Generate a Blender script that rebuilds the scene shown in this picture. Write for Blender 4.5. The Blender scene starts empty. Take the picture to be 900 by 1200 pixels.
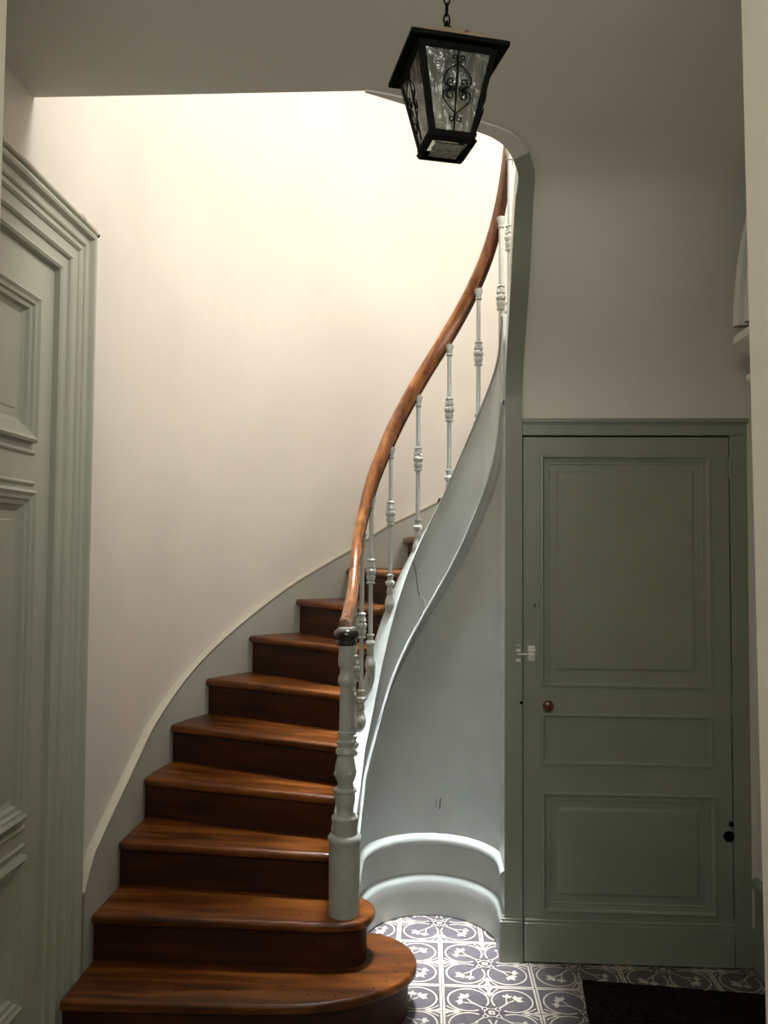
import bpy, bmesh, math, random
from mathutils import Vector, Matrix
random.seed(7)
S = bpy.context.scene
COL = S.collection
PI = math.pi
R_ = math.radians

# ------------------------------------------------------------------ camera
cam = bpy.data.cameras.new('camera'); camo = bpy.data.objects.new('camera', cam)
COL.objects.link(camo)
cam.sensor_fit = 'VERTICAL'; cam.sensor_height = 36.0; cam.lens = 36.0 * 970 / 1200
cam.clip_start = 0.02
ROT = Matrix(((0.99875154, -0.00531895, 0.04966951),
              (0.04937568, -0.04568134, -0.99773506),
              (0.00757587, 0.9989419, -0.04536169)))
camo.matrix_world = Matrix.Translation((0, 0, 1.6)) @ ROT.to_4x4()
S.camera = camo

# ------------------------------------------------------------------ light
S.view_settings.view_transform = 'Standard'
S.view_settings.look = 'None'
S.view_settings.exposure = 0.0
S.view_settings.gamma = 1.0
w = bpy.data.worlds.new('world'); S.world = w; w.use_nodes = True
w.node_tree.nodes['Background'].inputs[0].default_value = (0.7, 0.8, 1, 1)
w.node_tree.nodes['Background'].inputs[1].default_value = 0.3

def area(name, loc, target, size, size_y, power, color, spread=PI):
    l = bpy.data.lights.new(name, 'AREA'); l.shape = 'RECTANGLE'; l.size = size; l.size_y = size_y
    l.energy = power; l.color = color; l.spread = spread
    o = bpy.data.objects.new(name, l); COL.objects.link(o)
    o.location = loc
    o.rotation_euler = (Vector(target) - Vector(loc)).to_track_quat('-Z', 'Y').to_euler()
    return o
# daylight falling down the stairwell from the glazed roof, and from the upper landing window
area('skylight', (0.25, 3.45, 6.3), (0.20, 3.50, 0), 1.2, 1.2, 18, (0.97, 0.98, 1.0))
area('well_skylight', (0.03, 3.42, 6.35), (0.03, 3.42, 0), 0.6, 0.6, 14, (0.93, 0.97, 1.0), R_(14))
area('landing_window_light', (1.05, 2.60, 4.1), (-0.6, 4.0, 3.1), 0.8, 1.2, 80, (1.0, 0.972, 0.925))
# daylight from the fanlight over the street door behind the camera
area('street_door_light', (0.0, -0.6, 2.45), (-0.1, 2.0, 2.85), 1.3, 0.4, 29, (1.0, 0.975, 0.90))

# ------------------------------------------------------------------ materials
MATS = {}
def mat(name, col, rough=0.6, spec=0.5, metal=0.0, var=0.06, vscale=3.0, bump=0.0, bscale=60, stretch=(1, 1, 1),
        blotch=None, coat=0.0, trans=0.0):
    m = bpy.data.materials.new(name); m.use_nodes = True; MATS[name] = m
    nt = m.node_tree; N = nt.nodes; L = nt.links
    b = N['Principled BSDF']
    b.inputs['Roughness'].default_value = rough
    b.inputs['Specular IOR Level'].default_value = spec
    b.inputs['Metallic'].default_value = metal
    b.inputs['Coat Weight'].default_value = coat
    b.inputs['Transmission Weight'].default_value = trans
    tc = N.new('ShaderNodeTexCoord'); mp = N.new('ShaderNodeMapping')
    mp.inputs['Scale'].default_value = stretch
    L.new(tc.outputs['Object'], mp.inputs['Vector'])
    n = N.new('ShaderNodeTexNoise'); n.inputs['Scale'].default_value = vscale; n.inputs['Detail'].default_value = 5
    L.new(mp.outputs[0], n.inputs['Vector'])
    r = N.new('ShaderNodeValToRGB')
    c0 = [max(0, c * (1 - var * 2)) for c in col]; c1 = [min(1, c * (1 + var * 2)) for c in col]
    r.color_ramp.elements[0].color = (*c0, 1); r.color_ramp.elements[1].color = (*c1, 1)
    r.color_ramp.elements[0].position = 0.3; r.color_ramp.elements[1].position = 0.7
    L.new(n.outputs['Fac'], r.inputs['Fac'])
    out = r.outputs['Color']
    if blotch:
        n2 = N.new('ShaderNodeTexNoise'); n2.inputs['Scale'].default_value = blotch[1]; n2.inputs['Detail'].default_value = 3
        L.new(mp.outputs[0], n2.inputs['Vector'])
        r2 = N.new('ShaderNodeValToRGB')
        r2.color_ramp.elements[0].position = blotch[2]; r2.color_ramp.elements[1].position = blotch[3]
        mx = N.new('ShaderNodeMixRGB'); L.new(n2.outputs['Fac'], r2.inputs['Fac']); L.new(r2.outputs['Color'], mx.inputs['Fac'])
        L.new(out, mx.inputs['Color1']); mx.inputs['Color2'].default_value = (*blotch[0], 1)
        out = mx.outputs['Color']
    L.new(out, b.inputs['Base Color'])
    if bump:
        n3 = N.new('ShaderNodeTexNoise'); n3.inputs['Scale'].default_value = bscale; n3.inputs['Detail'].default_value = 4
        L.new(mp.outputs[0], n3.inputs['Vector'])
        bp = N.new('ShaderNodeBump'); bp.inputs['Strength'].default_value = bump; bp.inputs['Distance'].default_value = 0.01
        L.new(n3.outputs['Fac'], bp.inputs['Height']); L.new(bp.outputs[0], b.inputs['Normal'])
    return m

def wood(name, c_dark, c_mid, c_light, rough=0.35, grain=(1.5, 15, 15), coat=0.3, knots=True):
    m = bpy.data.materials.new(name); m.use_nodes = True; MATS[name] = m
    nt = m.node_tree; N = nt.nodes; L = nt.links; b = N['Principled BSDF']; b.inputs['Specular IOR Level'].default_value = 0.3
    b.inputs['Coat Weight'].default_value = coat; b.inputs['Coat Roughness'].default_value = 0.25
    tc = N.new('ShaderNodeTexCoord'); oi = N.new('ShaderNodeObjectInfo')
    add = N.new('ShaderNodeVectorMath'); add.operation = 'ADD'
    mul = N.new('ShaderNodeVectorMath'); mul.operation = 'SCALE'; mul.inputs['Scale'].default_value = 13.0
    cmb = N.new('ShaderNodeCombineXYZ')
    for k in range(3): L.new(oi.outputs['Random'], cmb.inputs[k])
    L.new(cmb.outputs[0], mul.inputs[0]); L.new(tc.outputs['Object'], add.inputs[0]); L.new(mul.outputs[0], add.inputs[1])
    mp = N.new('ShaderNodeMapping'); mp.inputs['Scale'].default_value = grain
    L.new(add.outputs[0], mp.inputs['Vector'])
    n = N.new('ShaderNodeTexNoise'); n.inputs['Scale'].default_value = 1.6; n.inputs['Detail'].default_value = 8; n.inputs['Distortion'].default_value = 0.6
    L.new(mp.outputs[0], n.inputs['Vector'])
    r = N.new('ShaderNodeValToRGB'); e = r.color_ramp.elements
    e[0].position = 0.30; e[0].color = (*c_dark, 1); e[1].position = 0.72; e[1].color = (*c_light, 1)
    x = e.new(0.5); x.color = (*c_mid, 1)
    L.new(n.outputs['Fac'], r.inputs['Fac'])
    out = r.outputs['Color']
    if knots:
        v = N.new('ShaderNodeTexVoronoi'); v.inputs['Scale'].default_value = 7.5
        mp2 = N.new('ShaderNodeMapping'); mp2.inputs['Scale'].default_value = (0.8, 1.9, 1.9)
        L.new(add.outputs[0], mp2.inputs['Vector']); L.new(mp2.outputs[0], v.inputs['Vector'])
        r2 = N.new('ShaderNodeValToRGB'); r2.color_ramp.elements[0].color = (1, 1, 1, 1); r2.color_ramp.elements[1].color = (0, 0, 0, 1)
        r2.color_ramp.elements[0].position = 0.03; r2.color_ramp.elements[1].position = 0.12
        L.new(v.outputs['Distance'], r2.inputs['Fac'])
        mx = N.new('ShaderNodeMixRGB'); L.new(r2.outputs['Color'], mx.inputs['Fac']); L.new(out, mx.inputs['Color1'])
        mx.inputs['Color2'].default_value = (*[c * 0.6 for c in c_dark], 1); out = mx.outputs['Color']
        n4 = N.new('ShaderNodeTexNoise'); n4.inputs['Scale'].default_value = 3.5; n4.inputs['Detail'].default_value = 6
        L.new(add.outputs[0], n4.inputs['Vector'])
        r4 = N.new('ShaderNodeMapRange'); r4.inputs[3].default_value = 0.55; r4.inputs[4].default_value = 1.35
        r4.inputs[1].default_value = 0.3; r4.inputs[2].default_value = 0.7
        L.new(n4.outputs['Fac'], r4.inputs[0])
        hs = N.new('ShaderNodeHueSaturation'); L.new(r4.outputs[0], hs.inputs['Value']); L.new(out, hs.inputs['Color']); out = hs.outputs[0]
    L.new(out, b.inputs['Base Color'])
    nr = N.new('ShaderNodeTexNoise'); nr.inputs['Scale'].default_value = 7; L.new(add.outputs[0], nr.inputs['Vector'])
    mr = N.new('ShaderNodeMapRange'); mr.inputs[3].default_value = rough - .1; mr.inputs[4].default_value = rough + .2
    L.new(nr.outputs['Fac'], mr.inputs[0]); L.new(mr.outputs[0], b.inputs['Roughness'])
    bp = N.new('ShaderNodeBump'); bp.inputs['Strength'].default_value = 0.12; bp.inputs['Distance'].default_value = 0.004
    L.new(n.outputs['Fac'], bp.inputs['Height']); L.new(bp.outputs[0], b.inputs['Normal'])
    return m

M_wallp = mat('wall_paint_cream', (0.70, 0.65, 0.58), 0.65, 0.3, var=0.025, vscale=1.6, bump=0.08, bscale=14)
M_hall = mat('hall_plaster', (0.70, 0.69, 0.62), 0.8, 0.2, var=0.02, vscale=1.5, bump=0.1, bscale=10)
M_near = mat('near_jamb_plaster', (0.76, 0.72, 0.62), 0.7, 0.3, var=0.02, bump=0.05, bscale=30)
M_grey = mat('grey_green_paint', (0.25, 0.275, 0.225), 0.38, 0.5, var=0.03, vscale=4, bump=0.06, bscale=25)
M_door2 = mat('sage_door_paint', (0.40, 0.41, 0.335), 0.4, 0.5, var=0.03, vscale=4, bump=0.04, bscale=25)
M_string = mat('grey_gloss_paint', (0.42, 0.45, 0.425), 0.2, 0.5, var=0.03, vscale=5, bump=0.10, bscale=9)
M_skirt = mat('grey_skirting_paint', (0.43, 0.43, 0.37), 0.45, 0.4, var=0.04, vscale=4, bump=0.06, bscale=20)
M_cap = mat('skirting_cap_paint', (0.52, 0.49, 0.40), 0.45, 0.4, var=0.03, bump=0.1, bscale=30)
M_iron = mat('painted_cast_iron', (0.40, 0.415, 0.37), 0.35, 0.5, var=0.05, vscale=30, bump=0.15, bscale=90)
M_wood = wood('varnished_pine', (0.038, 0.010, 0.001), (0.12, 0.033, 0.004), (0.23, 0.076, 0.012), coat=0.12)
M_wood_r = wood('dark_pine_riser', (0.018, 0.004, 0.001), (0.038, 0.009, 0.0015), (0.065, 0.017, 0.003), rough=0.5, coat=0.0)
M_rail = wood('polished_handrail_wood', (0.06, 0.018, 0.004), (0.17, 0.055, 0.013), (0.30, 0.115, 0.033), rough=0.22, grain=(12, 12, 2.2), coat=0.6, knots=False)
M_ebony = mat('black_varnished_wood', (0.018, 0.011, 0.009), 0.18, 0.6, var=0.1, coat=0.5)
M_slate = mat('slate_tile', (0.085, 0.074, 0.082), 0.45, 0.4, var=0.10, vscale=22, bump=0.05)
M_cream = mat('cream_tile_inlay', (0.46, 0.42, 0.35), 0.45, 0.4, var=0.06, vscale=30)
M_grout = mat('grout', (0.20, 0.18, 0.16), 0.9, 0.1)
M_mat = mat('coir_doormat', (0.014, 0.011, 0.008), 1.0, 0.05, var=0.4, vscale=90, bump=0.8, bscale=300)
M_black = mat('black_iron', (0.004, 0.004, 0.003), 0.7, 0.06, var=0.2, vscale=40, bump=0.1)
M_captop = mat('brown_lantern_cap', (0.30, 0.24, 0.17), 0.7, 0.2, var=0.15, vscale=30)  # brown for the cap roof, paler than the black iron
M_knob = mat('brown_wooden_knob', (0.10, 0.028, 0.012), 0.2, 0.6, var=0.2, coat=0.6)
M_dark = mat('dark_void', (0.004, 0.004, 0.004), 0.9, 0.0)
M_chip = mat('chipped_pale_paint', (0.62, 0.62, 0.56), 0.5, 0.3)
M_mark = mat('dark_scuff', (0.07, 0.05, 0.04), 0.8, 0.1)
M_steel = mat('painted_bolt', (0.72, 0.73, 0.66), 0.15, 0.9)
M_rust = mat('rusty_brass', (0.12, 0.06, 0.03), 0.4, 0.5, metal=0.6)
# obscured lantern glass
M_glass = mat('cathedral_glass', (0.45, 0.48, 0.42), 0.08, 0.4, var=0.15, vscale=30, bump=1.0, bscale=45, trans=0.9, stretch=(1, 1, .45))

# ------------------------------------------------------------------ mesh helpers
class MB:
    def __init__(s): s.v = []; s.f = []; s.m = []
    def add(s, vs, fs, mi=0):
        o = len(s.v); s.v += [tuple(p) for p in vs]
        for f in fs: s.f.append(tuple(i + o for i in f)); s.m.append(mi)
        return s
    def box(s, a, b, mi=0):
        x0, y0, z0 = a; x1, y1, z1 = b
        return s.add([(x0, y0, z0), (x1, y0, z0), (x1, y1, z0), (x0, y1, z0), (x0, y0, z1), (x1, y0, z1), (x1, y1, z1), (x0, y1, z1)],
                     [(0, 3, 2, 1), (4, 5, 6, 7), (0, 1, 5, 4), (1, 2, 6, 5), (2, 3, 7, 6), (3, 0, 4, 7)], mi)
    def grid(s, rows, close_u=False, close_v=False, mi=0):
        # rows: list of equal length point lists
        n = len(rows); k = len(rows[0]); vs = [p for r in rows for p in r]; fs = []
        for i in range(n if close_u else n - 1):
            for j in range(k if close_v else k - 1):
                a = i * k + j; b = i * k + (j + 1) % k; c = ((i + 1) % n) * k + (j + 1) % k; d = ((i + 1) % n) * k + j
                fs.append((a, b, c, d))
        return s.add(vs, fs, mi)
    def lathe(s, prof, c=(0, 0, 0), n=20, mi=0, axis='Z', lobes=0, amp=0.0):
        rows = []
        for r, z in prof:
            row = []
            for i in range(n):
                a = 2 * PI * i / n; rr = r * (1 + amp * math.cos(lobes * a)) if lobes else r
                p = (rr * math.cos(a), rr * math.sin(a), z)
                if axis == 'Y': p = (p[0], z, p[1])
                if axis == 'X': p = (z, p[0], p[1])
                row.append((p[0] + c[0], p[1] + c[1], p[2] + c[2]))
            rows.append(row)
        s.grid(rows, close_v=True, mi=mi)
        for row, flip in ((rows[0], True), (rows[-1], False)):
            s.add(row, [tuple(range(n))[::-1] if flip else tuple(range(n))], mi)
        return s
    def tube(s, pts, r, n=8, mi=0, rz=None, close=False):
        pts = [Vector(p) for p in pts]; rows = []
        prev = None
        for i, p in enumerate(pts):
            if close: t = pts[(i + 1) % len(pts)] - pts[i - 1]
            else: t = (pts[min(i + 1, len(pts) - 1)] - pts[max(i - 1, 0)])
            t.normalize()
            up = Vector((0, 0, 1)) if abs(t.z) < 0.95 else Vector((0, 1, 0))
            if prev is not None: up = prev
            a = t.cross(up)
            if a.length < 1e-5: a = t.cross(Vector((1, 0, 0)))
            a.normalize(); b = a.cross(t).normalized(); prev = b
            rr = r[i] if isinstance(r, (list, tuple)) else r
            rows.append([tuple(p + a * (rr * math.cos(2 * PI * k / n)) + b * (rr * math.sin(2 * PI * k / n))) for k in range(n)])
        s.grid(rows, close_u=close, close_v=True, mi=mi)
        if not close:
            s.add(rows[0], [tuple(range(n))], mi); s.add(rows[-1], [tuple(range(n))[::-1]], mi)
        return s
    def prism(s, poly, z0, z1, mi=0):
        n = len(poly); vs = [(x, y, z0) for x, y in poly] + [(x, y, z1) for x, y in poly]
        fs = [tuple(range(n))[::-1], tuple(range(n, 2 * n))] + [(i, (i + 1) % n, n + (i + 1) % n, n + i) for i in range(n)]
        return s.add(vs, fs, mi)
    def xf(s, mx):
        s.v = [tuple(mx @ Vector(p)) for p in s.v]; return s
    def mesh(s, name, mats, smooth=False, bevel=0.0, bseg=2, weld=True, angle=0.7):
        me = bpy.data.meshes.new(name); me.from_pydata(s.v, [], s.f)
        for m in mats: me.materials.append(m)
        for i, p in enumerate(me.polygons): p.material_index = s.m[i]
        bm = bmesh.new(); bm.from_mesh(me)
        if weld: bmesh.ops.remove_doubles(bm, verts=bm.verts, dist=1e-5)
        bmesh.ops.recalc_face_normals(bm, faces=bm.faces)
        if bevel > 0:
            es = [e for e in bm.edges if len(e.link_faces) == 2 and e.calc_face_angle(0) > 0.9]
            bmesh.ops.bevel(bm, geom=es, offset=bevel, segments=bseg, affect='EDGES', profile=0.5, clamp_overlap=True)
        if smooth:
            for f in bm.faces: f.smooth = True
            for e in bm.edges:
                if len(e.link_faces) == 1 or (len(e.link_faces) == 2 and e.calc_face_angle(0) > angle): e.smooth = False
        bm.to_mesh(me); bm.free(); me.update()
        return me
    def build(s, name, m, parent=None, loc=None, rotz=0.0, **k):
        mats = m if isinstance(m, (list, tuple)) else [m]
        o = bpy.data.objects.new(name, s.mesh(name, mats, **k)); COL.objects.link(o)
        if parent: o.parent = parent
        if loc: o.location = loc
        o.rotation_euler.z = rotz
        return o

def tag(o, label=None, cat=None, group=None, kind=None):
    if label: o['label'] = label
    if cat: o['category'] = cat
    if group: o['group'] = group
    if kind: o['kind'] = kind
    return o
def empty(name, loc=(0, 0, 0), rz=0, **k):
    o = bpy.data.objects.new(name, None); COL.objects.link(o); o.location = loc; o.rotation_euler.z = rz
    o.empty_display_size = 0.1
    return tag(o, **k)
def interp(tab, x):
    if x <= tab[0][0]: return tab[0][1]
    for (a, b), (c, d) in zip(tab, tab[1:]):
        if x <= c: return b + (d - b) * (x - a) / (c - a)
    (a, b), (c, d) = tab[-2:]
    return d + (d - b) * (x - c) / (c - a) * 0.8
def smoothtab(tab, x, h=0.05):
    return sum(interp(tab, x + h * k / 3) for k in range(-3, 4)) / 7
def solidify(o, t, off):
    md = o.modifiers.new('thickness', 'SOLIDIFY'); md.thickness = t; md.offset = off; md.use_even_offset = False
    return o

def orient(o, tow):
    """make all normals face the point tow, then thicken away from it"""
    me = o.data; bm = bmesh.new(); bm.from_mesh(me)
    for f in bm.faces:
        if (Vector(tow) - f.calc_center_median()).dot(f.normal) < 0: f.normal_flip()
    bm.to_mesh(me); bm.free()

# ------------------------------------------------------------------ plan of the stair
CX, CY = 0.03, 3.44                    # centre of the open well
def well(u, r):
    """point on the well curve at radius r; u in metres along the r=.3 curve, 0 where the arc starts"""
    if u < 0: return (CX - r + max(0, r - .28) * 0, CY + u)
    a = u / 0.3
    if a <= PI: return (CX - r * math.cos(a), CY + r * math.sin(a))
    return (CX + r, CY - (u - 0.3 * PI))
def U(deg): return 0.3 * R_(180 - deg)
def outer(t, off=0.0):
    """outer stair wall (skirting face at off=0); t<=0: straight, metres before arc start; else angle in radians"""
    if t <= 0: return (-1.15 - off, 3.40 + t)
    return (0.03 - (1.18 + off) * math.cos(t), 3.40 + (1.15 + off) * math.sin(t))
def T(deg): return R_(180 - deg)

STR = [(-0.49, .60), (-0.11, .72), (0, .765), (U(160), .83), (U(151), .957), (U(142.7), 1.065), (U(126), 1.333), (U(105), 1.597),
       (U(87), 1.77), (U(58.6), 2.073), (U(33.5), 2.287), (U(18.8), 2.366), (U(0), 2.48), (U(0) + .15, 2.60)]
MOL = [(-0.49, .40), (-0.08, .588), (0, .62), (U(161), .69), (U(147), .807), (U(131), .999), (U(118), 1.125), (U(94), 1.331), (U(71), 1.523),
       (U(45), 1.768), (U(21), 1.964), (U(0), 2.12), (U(0) + .15, 2.22)]
def zs(u): return smoothtab(STR, u)
def zm(u): return smoothtab(MOL, u)
RAIL = [(-0.49, 1.312), (-0.34, 1.345), (-0.107, 1.425), (U(166), 1.64), (U(156.6), 1.80), (U(147.8), 1.88), (U(125.3), 2.133), (U(108.5), 2.307), (U(92), 2.46),
        (U(83.6), 2.535), (U(57), 2.774), (U(31), 3.02), (U(13.6), 3.233), (U(0), 3.38), (U(0) + .2, 3.6)]
def zr(u): return smoothtab(RAIL, u, .07)
def frange(a, b, n): return [a + (b - a) * i / n for i in range(n + 1)]

# ------------------------------------------------------------------ floor with encaustic tiles
fl = empty('floor', label='floor of slate and cream patterned cement tiles', cat='floor', kind='structure')
MB().box((-1.3, -2.7, -0.12), (1.4, 4.7, -0.012)).build('grout_bed', M_grout, fl)
TS = 0.17
def tile_mesh():
    b = MB(); h = TS / 2; g = 0.0009; b.box((-h + g, -h + g, -0.014), (h - g, h - g, -0.0004), 0)
    zc = 0.0
    def P(x, y): return ((x - .5) * TS, (y - .5) * TS, zc)
    def poly(pts):
        n = len(pts); top = [P(*p) for p in pts]; bot = [(q[0], q[1], -0.0006) for q in top]
        b.add(top, [tuple(range(n))], 1)
    def strip(c, wd):
        rows = []
        for i, p in enumerate(c):
            a = c[max(i - 1, 0)]; d = c[min(i + 1, len(c) - 1)]
            tx, ty = d[0] - a[0], d[1] - a[1]; l = math.hypot(tx, ty) or 1
            ww = wd[i] if isinstance(wd, list) else wd
            rows.append([P(p[0] - ty / l * ww / 2, p[1] + tx / l * ww / 2), P(p[0] + ty / l * ww / 2, p[1] - tx / l * ww / 2)])
        b.grid(rows, mi=1)
    poly([(.010, .010), (.052, .010), (.052, .994), (.010, .994)])
    poly([(.052, .010), (.994, .010), (.994, .052), (.052, .052)])
    strip([(.54 + .425 * math.cos(a), .54 + .425 * math.sin(a)) for a in frange(R_(62), R_(388), 30)], .036)
    def both(pts, fn, *a):
        fn(pts, *a); fn([(y, x) for x, y in pts][::(-1 if fn is poly else 1)], *a)
    # cusp fleurs at the middles of the joints
    both([(.06, .994), (.06, .90), (.14, .955), (.22, .965), (.26, .93), (.30, .965), (.40, .985), (.40, .994)], poly)
    both([(.08, .80), (.15, .87), (.24, .92), (.34, .955)], strip, .028)
    # corner quatrefoil
    strip([(1 - .15 * math.cos(a), 1 - .15 * math.sin(a)) for a in frange(0.05, PI / 2 - .05, 8)], .022)
    strip([(.865 + .055 * math.cos(a), .865 + .055 * math.sin(a)) for a in frange(0, 2 * PI, 10)], .020)
    poly([(.93, .994), (.93, .96), (.96, .93), (.994, .93), (.994, .994)])
    # branch with three leaves
    strip([(.83, .83), (.72, .71), (.62, .60), (.50, .52)], [.035, .03, .03, .035])
    strip([(.70, .70), (.66, .58), (.66, .48), (.64, .42)], [.03, .03, .03, .02])
    def leaf(cx, cy, an, s):
        pts = []
        for k in range(16):
            a = 2 * PI * k / 16; r = s * (0.62 + .38 * abs(math.cos(1.5 * a))) * (1.25 if k == 0 else 1)
            pts.append((cx + r * math.cos(a + an), cy + r * math.sin(a + an)))
        poly(pts)
    def trident(cx, cy, an, s):
        for da, l, wd in ((0, 1.0, .34), (.85, .85, .30), (-.85, .85, .30)):
            a = an + da; dx, dy = math.cos(a), math.sin(a)
            poly([(cx, cy), (cx + s * (.55 * l * dx + wd * dy), cy + s * (.55 * l * dy - wd * dx)), (cx + s * l * 1.15 * dx, cy + s * l * 1.15 * dy),
                  (cx + s * (.55 * l * dx - wd * dy), cy + s * (.55 * l * dy + wd * dx))])
    trident(.48, .50, R_(215), .19)
    trident(.64, .42, R_(262), .14)
    return b.mesh('tile', [M_slate, M_cream], weld=False)
tm = tile_mesh()
for i in range(-7, 8):
    for j in range(-14, 5):
        x0 = 0.07 + TS * i; y0 = 2.96 + TS * j
        xc, yc = x0 + TS / 2, y0 + TS / 2
        if xc > 1.33 or xc < -1.2 or yc > 3.85 or (xc > .40 and yc > 3.42): continue
        if xc < -0.20 and yc > 2.6: continue
        cxr = (i % 2 == 0)           # even i: border on the left, motif centre on the right
        cyu = (j % 2 == 1)           # Y joints: 2.96 centre, 3.13 border
        if y0 > 3.46: cxr = not cxr
        ang = {(True, True): 0, (False, True): 90, (False, False): 180, (True, False): 270}[(cxr, cyu)]
        o = bpy.data.objects.new('tile', tm); COL.objects.link(o); o.parent = fl
        o.location = (xc, yc, random.uniform(-.0006, .0004)); o.rotation_euler.z = R_(ang)

# ------------------------------------------------------------------ walls and ceilings
# left wall of the hall
b = MB(); b.box((-1.30, -2.7, 0), (-1.175, 1.13, 2.943)); b.box((-1.30, 1.13, 2.66), (-1.175, 2.36, 2.943))
tag(b.build('wall_left', M_wallp), 'cream painted left wall behind the sage door frame', 'wall', kind='structure')
# curved stairwell wall
ts = frange(0, PI, 64)
b = MB(); rows = []
for z in (0, .5, 1, 1.5, 2, 2.66, 3, 4, 5, 6.4): rows.append([(*outer(max(t, 1e-6), .025), z) for t in ts])
b.grid(rows)
b.grid([[(-1.175, y, z) for y in (2.785, 3.0, 3.2, outer(1e-6)[1])] for z in (0, .5, 1, 1.5, 2, 2.66)])
b.grid([[(-1.175, y, z) for y in (2.36, 2.6, 2.785, 3.0, 3.2, outer(1e-6)[1])] for z in (2.66, 3, 4, 5, 6.4)])
b.add([(-1.175, 2.20, 3.05), (-1.175, 2.36, 3.05), (-1.175, 2.36, 6.4), (-1.175, 2.20, 6.4)], [(0, 1, 2, 3)])
o = b.build('wall_stairwell', M_wallp, smooth=True); solidify(o, .1, 0)
orient(o, (0.1, 3.0, 3.0)); o.modifiers['thickness'].offset = -1.0
tag(o, 'tall curved cream wall around the staircase', 'wall', kind='structure')
# upper part of the shaft, above the hall ceiling
b = MB(); b.box((1.235, 2.30, 3.05), (1.335, 3.40, 6.4)); b.box((-1.175, 2.20, 3.05), (1.335, 2.30, 6.4))
tag(b.build('wall_landing', M_wallp), 'cream upper walls of the stairwell above the hall', 'wall', kind='structure')
tag(MB().box((-1.30, 2.2, 6.4), (1.34, 4.8, 6.5)).build('ceiling_stairwell', M_wallp), 'ceiling high over the stairwell', 'ceiling', kind='structure')
# right wall
tag(MB().box((1.29, -2.7, 0), (1.40, 3.50, 3.0)).build('wall_right', M_hall), 'beige right wall beyond the near jamb', 'wall', kind='structure')
tag(MB().box((-1.3, -2.8, 0), (1.4, -2.7, 3.0)).build('wall_front', M_hall), 'hall wall behind the viewer', 'wall', kind='structure')

# back wall over the cupboard door, sloping soffit and hall ceiling with the stairwell opening: one plaster surface
prof = [(3.331, 2.127), (3.331, 2.20), (3.322, 2.26), (3.297, 2.32), (3.255, 2.39), (3.205, 2.46), (3.155, 2.53), (3.105, 2.605), (3.06, 2.69), (3.02, 2.77),
        (2.975, 2.835), (2.93, 2.876), (2.90, 2.894)]
def cat(P, n=4):
    out = []
    for i in range(len(P) - 1):
        p0, p1, p2, p3 = [Vector(P[min(max(k, 0), len(P) - 1)]) for k in (i - 1, i, i + 1, i + 2)]
        for q in range(n):
            t = q / n
            out.append(tuple(0.5 * ((2 * p1) + (p2 - p0) * t + (2 * p0 - 5 * p1 + 4 * p2 - p3) * t * t + (3 * p1 - p0 - 3 * p2 + p3) * t ** 3)))
    out.append(tuple(P[-1])); return out
edge_in = [(0.32, 2.86, 2.913), (0.293, 2.775, 2.932), (0.261, 2.703, 2.940), (0.214, 2.644, 2.943), (0.162, 2.602, 2.943), (0.093, 2.545, 2.943),
           (0.024, 2.495, 2.943), (-0.08, 2.424, 2.943), (-0.182, 2.362, 2.943)]
edge_in = cat(edge_in)
b = MB()
def xrow(x0, y, z): return [(x0 + (1.29 - x0) * k / 8, y, z) for k in range(9)]
b.grid([xrow(.32, y, z) for y, z in prof] + [xrow(x, y, z) for x, y, z in edge_in])
b.add([(.32, 3.331, 0), (.388, 3.331, 0), (.388, 3.331, 2.127), (.32, 3.331, 2.127)], [(0, 1, 2, 3)])
b.add([(1.269, 3.331, 0), (1.29, 3.331, 0), (1.29, 3.331, 2.127), (1.269, 3.331, 2.127)], [(0, 1, 2, 3)])
me_o = b.build('wall_back', M_hall, smooth=True, angle=1.2)
tag(me_o, 'grey beige plaster wall above the cupboard door curving into the ceiling', 'wall', kind='structure')
orient(me_o, (0.4, 0.5, 1.2)); solidify(me_o, .10, -1)
b = MB()
b.grid([[(-1.175, 2.362, 2.943), (-0.182, 2.362, 2.943), (1.29, 2.362, 2.943)], [(-1.175, -2.7, 2.943), (-0.182, -2.7, 2.943), (1.29, -2.7, 2.943)]])
o = b.build('ceiling', M_hall); orient(o, (0, 0, 0)); solidify(o, .10, -1)
tag(o, 'dim grey beige hall ceiling with the stairwell opening beyond', 'ceiling', kind='structure')
# casing band following the opening
up = [(3.331, 2.2), (3.297, 2.32), (3.205, 2.46), (3.105, 2.605), (3.06, 2.69), (3.02, 2.77), (2.975, 2.835), (2.93, 2.876)]
ia = [(.32, y, z) for y, z in up] + edge_in[:5]
oa = cat([(.387, y, z) for y, z in up[:5]] + [(.386, 3.02, 2.77), (.384, 2.975, 2.835), (.381, 2.93, 2.876), (.375, 2.85, 2.915), (.34, 2.735, 2.938)], 3)
ia = cat([ia[0]] + ia[1:8] + [ia[8], ia[12]], 3)
inner = [(.32, 3.331, .02), (.32, 3.331, 1.4)] + ia
outr = [(.388, 3.331, .02), (.388, 3.331, 1.4)] + oa
assert len(inner) == len(outr), (len(inner), len(outr))
def band(name, A, B, m, th, lab):
    b = MB(); b.grid([[p, q] for p, q in zip(A, B)])
    o = b.build(name, m, smooth=True, angle=1.2); orient(o, (0.4, 0.5, 1.2)); solidify(o, th, 1)
    return tag(o, lab, 'trim', kind='structure')
band('trim_1', inner, outr, M_grey, .008, 'grey green casing strip up the edge of the stairwell opening')
inner2 = cat([(.293, 2.775, 2.932), (.261, 2.703, 2.940), (.214, 2.644, 2.943), (.162, 2.602, 2.943), (.024, 2.495, 2.943), (-.08, 2.424, 2.943), (-.182, 2.362, 2.943)])
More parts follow.
